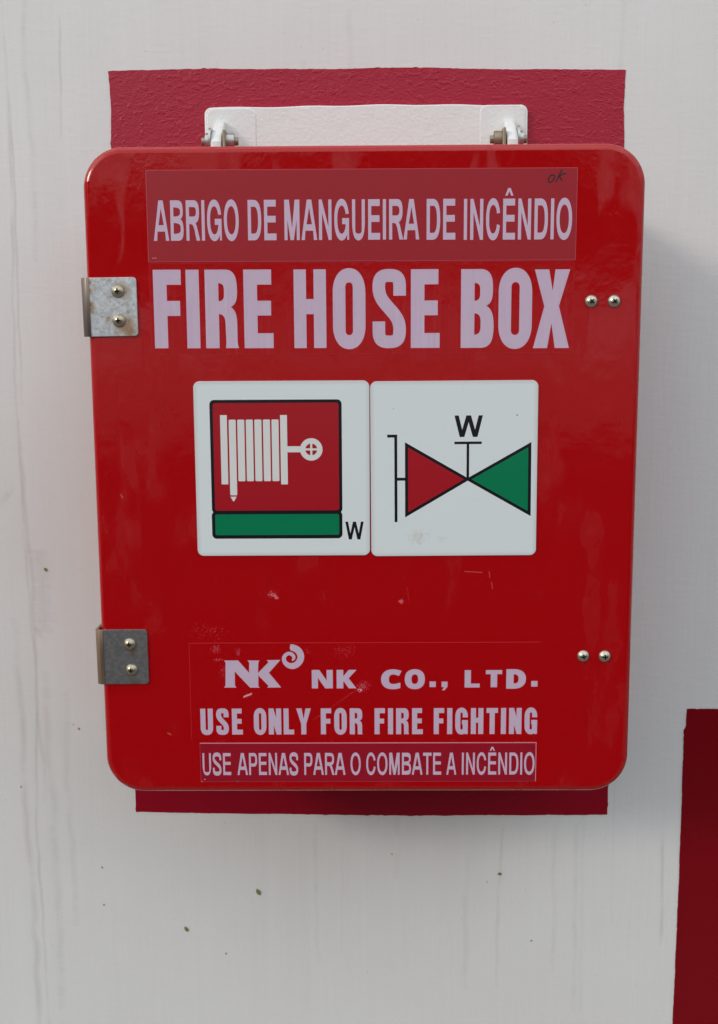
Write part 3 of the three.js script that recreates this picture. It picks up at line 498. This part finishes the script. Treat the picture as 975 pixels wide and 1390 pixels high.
// 4. clear film with the maker's mark and the warning
{
  const x0 = -167, y0 = -246.5, x1 = 164.5, y1 = -151.7, r = rng(39);
  const map = sheet(x0, y0, x1, y1, 5, (c) => {
    c.fillStyle = RED; c.fillRect(-300, -400, 600, 800);
    c.strokeStyle = 'rgba(205,70,85,.6)'; c.lineWidth = 0.45; c.beginPath(); c.moveTo(x0, -y1 + 0.25); c.lineTo(x1, -y1 + 0.25); c.moveTo(x0 + 0.25, -y1); c.lineTo(x0 + 0.25, -y0); c.stroke();
    c.fillStyle = c.strokeStyle = LILAC;
    GL.poly(c, [[-134, 168.8], [-120.7, 168.8], [-110.6, 180.8], [-110.3, 171], [-111.9, 168.9], [-100.6, 168.9], [-101.6, 171], [-102, 181], [-92.1, 170.8], [-93.6, 168.6], [-80.6, 168.4], [-91.7, 181], [-80.3, 195.4], [-93.7, 195.5], [-92.4, 193.7], [-101.8, 183.6], [-101.9, 194], [-100.6, 195.5], [-109.8, 195.5], [-124, 179.8], [-124.2, 193.6], [-122.7, 195.4], [-134.7, 195.4], [-133.2, 193.4], [-132.7, 170.9]]);
    // curled horn: a band that narrows as it winds in
    const P = [[-68.6, 156.6, 3.1], [-65, 158.3, 3.2], [-62.4, 161.4, 3.2], [-61.4, 165.4, 3.15], [-62.4, 169.4, 3.1], [-65.2, 172.8, 3.0], [-69.2, 174.4, 2.9], [-73.4, 173.6, 2.5], [-76.4, 170.8, 2.1], [-77.4, 167.2, 1.9], [-76.2, 164.2, 1.75], [-73.2, 162.3, 1.7], [-70.2, 162.8, 1.7], [-68.2, 164.8, 1.6], [-68, 167, 1.3], [-69.3, 168.7, 0.8]];
    for (let k = 0; k < P.length - 1; k++) for (let j = 0; j < 14; j++) { const t = j / 14, q = P[Math.max(0, k - 1)], a = P[k], b = P[k + 1], d = P[Math.min(P.length - 1, k + 2)]; const cr = (i) => 0.5 * (2 * a[i] + (b[i] - q[i]) * t + (2 * q[i] - 5 * a[i] + 4 * b[i] - d[i]) * t * t + (3 * a[i] - q[i] - 3 * b[i] + d[i]) * t * t * t); c.beginPath(); c.arc(cr(0), cr(1), cr(2), 0, 7); c.fill(); }
    GL.poly(c, [[-71.2, 153.2], [-68.5, 153.5], [-66, 159], [-68, 160.2], [-71.1, 159.2]]);
    fit(c, 'NK', -50.4, -10.4, 179, 195.7, 'bold 100px sans-serif', 6); 
    const LT = (s, a, b) => fit(c, s, a, b, 178.9, 196, 'bold 100px sans-serif', 9);
    LT('C', 15.4, 32.2); LT('O', 37.6, 54.6); c.fillRect(60.1, 189.8, 5.9, 5.6); c.fillRect(71.4, 190, 5.7, 5.4); GL.poly(c, [[74, 195], [77.1, 195], [74.4, 198.6], [71.8, 198.6]]);
    c.fillRect(93.2, 178.9, 6, 17); c.fillRect(93.2, 192, 14.3, 3.9); c.fillRect(113.2, 178.9, 15.4, 4); c.fillRect(117.8, 178.9, 6.2, 16.8); LT('D', 133.8, 150); c.fillRect(156.1, 189.6, 6, 5.6);
    // warning line
    const say = (str, a, b, ws) => { let tot = 0; for (const ch of str) tot += ws[ch]; const gap = (b - a - tot) / (str.length - 1); let x = a; for (const ch of str) { glyph(c, ch, x, 216, ws[ch], 25.8, 4.9, 4.9); x += ws[ch] + gap; } };
    const ws = { U: 12, S: 12, E: 10.3, O: 12, N: 12, L: 10, Y: 14, F: 10, R: 12.4, I: 4.9, G: 12, H: 12, T: 11 };
    say('USE', -157.9, -117.6, ws); say('ONLY', -107, -52.5, ws); say('FOR', -43.2, -3.3, ws); say('FIRE', 7.9, 53.9, ws); say('FIGHTING', 64.2, 162.4, ws);
    // rubbed and chalky places
    const pale = '214,160,190';
    speckle(c, r, -142, -158, 7, 6, 120, 0.6, pale); speckle(c, r, -121, -160, 4, 6, 60, 0.6, pale); speckle(c, r, -136, -180, 7, 11, 120, 0.45, pale); speckle(c, r, -140, -168, 6, 2, 50, 0.6, pale); speckle(c, r, -112, -203, 6, 4, 60, 0.5, pale);
    for (let k = 0; k < 9; k++) { c.strokeStyle = 'rgba(244,222,228,.9)'; c.lineWidth = 0.55; const x = -116.4 + k * 0.9; c.beginPath(); c.moveTo(x, 205.4 - k * 0.35); c.lineTo(x + 0.8, 203.4 - k * 0.35); c.stroke(); }
    speckle(c, r, -20, -160, 14, 10, 240, 0.4, pale); speckle(c, r, -3, -194, 8, 7, 220, 0.6, pale); speckle(c, r, -6, -198, 5, 3, 60, 0.9, '240,220,230'); speckle(c, r, -55, -160, 5, 5, 40, 0.4, pale);
    for (let k = 0; k < 26; k++) speckle(c, r, -10 - k * 1.6, -198 - k * 1.15, 1.6, 1.6, 9, 0.3, pale);
    speckle(c, r, 0, -200, 165, 46, 200, 0.25, pale, 0.35); speckle(c, r, 20, -224, 120, 20, 130, 0.35, '120,60,80', 0.5);
  });
  stick('lettering_film', x0, y0, x1, y1, 0.6, 0.3, 0.06, new THREE.MeshStandardMaterial({ map, roughness: 0.14, bumpMap: scaled(wave, 0.12), bumpScale: 0.0003 }), 'clear film with the maker mark above a line of lilac capitals');
}
// 5. lower sticker
{
  const x0 = -159.3, y0 = -289.2, x1 = 162.4, y1 = -250, r = rng(43);
  const map = sheet(x0, y0, x1, y1, 5, (c) => {
    c.fillStyle = '#960a22'; c.fillRect(-300, -400, 600, 800);
    c.strokeStyle = 'rgba(212,150,165,.9)'; c.lineWidth = 0.8; c.beginPath(); c.moveTo(x0, -y1 + 0.4); c.lineTo(x1 - 0.6, -y1 + 0.4); c.lineTo(x1 - 0.6, -y0); c.stroke();
    c.strokeStyle = 'rgba(190,90,110,.6)'; c.lineWidth = 0.5; c.beginPath(); c.moveTo(x0 + 0.3, -y1); c.lineTo(x0 + 0.3, -y0 - 0.3); c.lineTo(x1, -y0 - 0.3); c.stroke();
    c.fillStyle = c.strokeStyle = LILAC; const F = (s, a, b) => words(c, s, a, b, 260.1, 282.2, 132, 106);
    F('USE', -157, -129.6); F('APENAS', -123.7, -65.3); F('PARA', -59.6, -20); F('O', -15.2, -5.4); F('COMBATE', -0.2, 71.6); F('A', 76.4, 86); F('INCÊNDIO', 91.2, 160.7);
    c.fillStyle = '#c9b13a'; c.beginPath(); c.arc(-133.6, 270, 0.8, 0, 7); c.fill();
    speckle(c, r, 0, -270, 160, 20, 160, 0.4, '225,170,190', 0.35); speckle(c, r, 20, -272, 140, 14, 130, 0.4, '110,30,50', 0.5);
    c.fillStyle = 'rgba(230,190,200,.9)'; c.fillRect(-156, 286, 1.5, 0.9); c.fillStyle = 'rgba(200,150,120,.8)'; c.fillRect(-158.6, 288, 1.2, 1.2); c.fillStyle = 'rgba(120,90,90,.9)'; c.fillRect(-125, 288, 2.6, 1.2);
  });
  stick('sticker', x0, y0, x1, y1, 0.6, 0.4, 0.08, new THREE.MeshStandardMaterial({ map, roughness: 0.3 }), 'narrow crimson sticker with Portuguese lettering along the bottom of the door');
}

// ---- screws: domed heads with a cross recess
const screwGeo = (() => {
  const prof = []; const R = 5.9, H = 3.7; prof.push(new THREE.Vector2(0.0001, -1.2), new THREE.Vector2(R, -1.2), new THREE.Vector2(R, 0.25));
  const sr = (R * R + H * H) / (2 * H); for (let k = 1; k <= 12; k++) { const a = Math.asin(R / sr) * (1 - k / 12); prof.push(new THREE.Vector2(Math.max(0.0001, sr * Math.sin(a)), 0.25 + H - sr + sr * Math.cos(a))); }
  const steel = new THREE.MeshStandardMaterial({ name: 'steel' }), darkRecess = new THREE.MeshStandardMaterial({ name: 'darkRecess' });
  const head = new Brush(new THREE.LatheGeometry(prof, 40), steel); head.updateMatrixWorld();
  const ev = new Evaluator(); ev.attributes = ['position', 'normal']; ev.useGroups = true;
  const taper = (l, w) => { const g = new THREE.BoxGeometry(l * 2, 3.4, w * 2), p = g.attributes.position; for (let i = 0; i < p.count; i++) if (p.getY(i) < 0) { p.setX(i, p.getX(i) * 0.62); p.setZ(i, p.getZ(i) * 0.8); } g.computeVertexNormals(); return g; };
  const a = new Brush(taper(2.9, 0.72), darkRecess), b = new Brush(taper(2.9, 0.72).rotateY(Math.PI / 2), darkRecess);
  for (const m of [a, b]) { m.position.y = 3.5; m.updateMatrixWorld(); }
  const cut = ev.evaluate(ev.evaluate(head, a, SUBTRACTION), b, SUBTRACTION), out = cut.geometry;
  out.scale(mm, mm, mm); out.rotateX(Math.PI / 2);
  return { geo: out, kinds: (Array.isArray(cut.material) ? cut.material : [cut.material]).map((m) => m.name) };
})();
const recessShade = new THREE.MeshStandardMaterial({ color: lin(0.02, 0.016, 0.012), roughness: 0.9 });  // recess shade put into a near-black colour, since bounce keeps bare metal bright
const screwSteel = new THREE.MeshStandardMaterial({ color: lin(0.50, 0.46, 0.38), metalness: 0.95, roughness: 0.27 });
const screwRusty = new THREE.MeshStandardMaterial({ color: lin(0.42, 0.36, 0.28), metalness: 0.9, roughness: 0.3 });
function screw(x, y, z, mat, parent, turn) { const m = part('screw', screwGeo.geo, screwGeo.kinds.map((k) => (k === 'darkRecess' ? recessShade : mat)), parent); m.position.set(x * mm, y * mm, z); m.rotation.z = turn; return m; }
screw(204, 162.7, FACE, screwSteel, door, 0.85); screw(224.5, 162.6, FACE, screwSteel, door, 0.7);
screw(204.6, -165.6, FACE, screwSteel, door, 0.2); screw(224.7, -165.9, FACE, screwSteel, door, 0.1);

// ---- hinges: a leaf on the door face that rolls round its left edge
function hingeMap(seed, base, rust, spots) {
  const c = canvas(512, 512), ctx = c.getContext('2d'), im = ctx.createImageData(512, 512);
  for (let y = 0; y < 512; y++) for (let x = 0; x < 512; x++) {
    const n = fbm(x / 22, y / 22, 4, seed, 0, 0) - 0.5, m = vnoise(x / 7, y / 7, seed + 5) - 0.5, k = sstep(0.62, 0.78, fbm(x / 30, y / 30, 4, seed + 9)) * rust, i = (y * 512 + x) * 4, v = 1 + n * 0.28 + m * 0.10;
    im.data[i] = clamp(base[0] * v * (1 - k) + 150 * k, 0, 255); im.data[i + 1] = clamp(base[1] * v * (1 - k) + 112 * k, 0, 255); im.data[i + 2] = clamp(base[2] * v * (1 - k) + 72 * k, 0, 255); im.data[i + 3] = 255;
  }
  ctx.putImageData(im, 0, 0);
  const r = rng(seed);
  for (const [x, y, s, a, col] of spots) for (let k = 0; k < 26; k++) {
    const u = x + (r() - 0.5) * s * 1.1, v = y + (r() - 0.5) * s * 1.1, q = s * (0.25 + 0.5 * r()), g = ctx.createRadialGradient(u * 512, v * 512, 0, u * 512, v * 512, q * 512);
    g.addColorStop(0, `rgba(${col},${a * 0.16})`); g.addColorStop(1, `rgba(${col},0)`); ctx.fillStyle = g; ctx.fillRect(0, 0, 512, 512);
  }
  const t = tex(c); t.repeat.set(1 / 0.06, 1 / 0.06); t.offset.set(0.5, 0.5); return t;
}
function hinge(x0, x1, y0, y1, map, screws, label, smat, rough, rollMat, tilt) {
  const h = new THREE.Group(); h.name = 'hinge'; h.userData.label = label; h.position.set(0, OY + (y0 + y1) / 2 * mm, 0); h.rotation.z = tilt; box.add(h);
  const mat = new THREE.MeshStandardMaterial({ map, metalness: 0.72, roughness: rough });
  const bend = x0 + 6.2, H = (y1 - y0) * mm, w = (x1 - bend) * mm;
  const sh = new THREE.Shape(), r = 0.003, b = 0.0004;
  sh.moveTo(-w / 2, -H / 2 + b); sh.lineTo(w / 2 - r - b, -H / 2 + b); sh.absarc(w / 2 - r - b, -H / 2 + r + b, r, -Math.PI / 2, 0); sh.lineTo(w / 2 - b, H / 2 - r - b); sh.absarc(w / 2 - r - b, H / 2 - r - b, r, 0, Math.PI / 2); sh.lineTo(-w / 2, H / 2 - b);
  const leaf = new THREE.ExtrudeGeometry(sh, { depth: 0.0014, bevelEnabled: true, bevelSize: b, bevelThickness: b, bevelSegments: 3, curveSegments: 8 }); leaf.translate((x1 + bend) / 2 * mm, 0, FACE + 0.0003);
  const lm = part('leaf', creased(leaf, 0.5), mat, h);
  // uv of the leaf measured from its own middle
  const uv = lm.geometry.attributes.uv, p = lm.geometry.attributes.position; for (let i = 0; i < uv.count; i++) uv.setXY(i, p.getX(i) - (x1 + bend) / 2 * mm, p.getY(i));
  // the roll: profile in x, z drawn out along y
  const t = 2.2, ro = 6.2, cx = bend, cz = FACE * 1000 + 2.5 - ro, q = new THREE.Shape(), A = (rr, a) => [(cx + rr * Math.cos(a)) * mm, (cz + rr * Math.sin(a)) * mm];
  const pts = []; pts.push([(cx + 1.2) * mm, (cz + ro) * mm]); for (let k = 0; k <= 12; k++) pts.push(A(ro, Math.PI / 2 + k / 12 * Math.PI / 2));
  pts.push([(cx - ro) * mm, 0.152], [(cx - ro + t) * mm, 0.152]); for (let k = 12; k >= 0; k--) pts.push(A(ro - t, Math.PI / 2 + k / 12 * Math.PI / 2)); pts.push([(cx + 1.2) * mm, (cz + ro - t) * mm]);
  pts.forEach(([x, z], i) => (i ? q.lineTo(x, z) : q.moveTo(x, z)));
  const g = new THREE.ExtrudeGeometry(q, { depth: H - 0.0008, bevelEnabled: true, bevelSize: 0.0003, bevelThickness: 0.0004, bevelSegments: 2 });
  g.rotateX(Math.PI / 2); g.scale(1, 1, -1);                     // shape y -> z, depth -> y
  const idx = g.index; const pos = g.attributes.position; for (let i = 0; i < pos.count; i++) pos.setXYZ(i, pos.getX(i), pos.getY(i), pos.getZ(i));
  if (!idx) for (const name of ['position', 'normal', 'uv']) { const at = g.attributes[name], n = at.itemSize, a = at.array; for (let i = 0; i < at.count; i += 3) for (let c = 0; c < n; c++) { const s = a[(i + 1) * n + c]; a[(i + 1) * n + c] = a[(i + 2) * n + c]; a[(i + 2) * n + c] = s; } }
  g.computeBoundingBox(); const bb = g.boundingBox; g.translate(0, -(bb.min.y + bb.max.y) / 2, 0);
  if (bb.max.z < 0) g.scale(1, 1, -1);
  const rl = toCreasedNormals(g, 0.5); part('roll', rl, rollMat, h);
  for (const [x, y] of screws) screw(x, y - (y0 + y1) / 2, FACE + 0.0021, smat, h, 0.05);
  return h;
}
const rustC = '146,98,52';
const sp1 = [[0.66, 0.27, 0.16, 0.8, rustC], [0.69, 0.76, 0.18, 1, rustC], [0.76, 0.9, 0.12, 0.7, rustC], [0.17, 0.12, 0.06, 0.8, rustC], [0.17, 0.26, 0.06, 0.8, rustC], [0.19, 0.46, 0.07, 0.9, rustC], [0.17, 0.55, 0.07, 0.8, rustC], [0.42, 0.68, 0.06, 0.7, rustC], [0.72, 0.58, 0.05, 0.5, rustC], [0.06, 0.2, 0.05, 0.5, rustC]];
const sp2 = [[0.64, 0.42, 0.07, 0.7, '130,92,52'], [0.63, 0.28, 0.10, 0.5, '130,92,52'], [0.63, 0.95, 0.12, 0.6, '120,92,62']];
const rollDark = new THREE.MeshStandardMaterial({ color: lin(0.21, 0.17, 0.15), metalness: 0.85, roughness: 0.36 });
const rollBrown = new THREE.MeshStandardMaterial({ color: lin(0.36, 0.25, 0.18), metalness: 0.85, roughness: 0.3 });
hinge(-254.6, -204.4, 136.4, 188.6, hingeMap(101, [205, 209, 214], 0.22, sp1), [[-221, 176.2], [-221.3, 150.2]], 'pale zinc hinge spotted with rust', screwRusty, 0.42, rollDark, 0.01);
hinge(-254.9, -205.6, -190, -137.2, hingeMap(131, [140, 138, 140], 0.15, sp2), [[-222.2, -151], [-221.4, -176]], 'darker grey hinge', screwRusty, 0.36, rollBrown, 0.005);

// ---------------------------------------------------------------- bits of leaf stuck to the wall
const leafMat = new THREE.MeshStandardMaterial({ color: lin(0.17, 0.20, 0.05), roughness: 0.75, side: THREE.DoubleSide });
function leafBit(x, y, len, wid, turn, label, mat = leafMat) {
  const s = new THREE.Shape(); s.moveTo(0, -len / 2); s.bezierCurveTo(wid * 0.8, -len * 0.2, wid * 0.6, len * 0.25, wid * 0.1, len / 2); s.bezierCurveTo(-wid * 0.5, len * 0.3, -wid * 0.7, -len * 0.2, 0, -len / 2);
  const g = new THREE.ExtrudeGeometry(s, { depth: 0.0003, bevelEnabled: true, bevelSize: 0.0001, bevelThickness: 0.0001, bevelSegments: 1, curveSegments: 8 });
  const p = g.attributes.position; for (let i = 0; i < p.count; i++) p.setZ(i, p.getZ(i) + Math.abs(p.getX(i)) * 0.35 + Math.abs(p.getY(i)) * 0.08); g.computeVertexNormals();
  const t = thing('leaf_fragment', label, 'leaf bit', [x * mm, BOX_Y + y * mm, 0.0002], 'bits of leaf stuck to the wall'); t.rotation.z = turn; part('blade', g, mat, t); return t;
}
const names = new Set(); const own = (o) => { let n = o.name, k = 0; while (names.has(n)) n = `${o.name}_${String(++k).padStart(3, '0')}`; names.add(n); o.name = n; };
leafBit(-126.9, -500, 0.0085, 0.0042, 0.5, 'largest olive leaf bit stuck to the wall below the left half of the box');
leafBit(-211.7, -546, 0.0070, 0.0036, 0.6, 'slim olive leaf bit low on the wall, lower left of the largest one');
leafBit(152.1, -478, 0.0046, 0.0034, 1.4, 'small green leaf bit on the wall below the right half of the box');
leafBit(-356, -118.7, 0.0048, 0.0030, 0.7, 'small green leaf bit on the wall left of the box');
for (const o of scene.children) if (o.isGroup) own(o);

renderer.render(scene, camera);
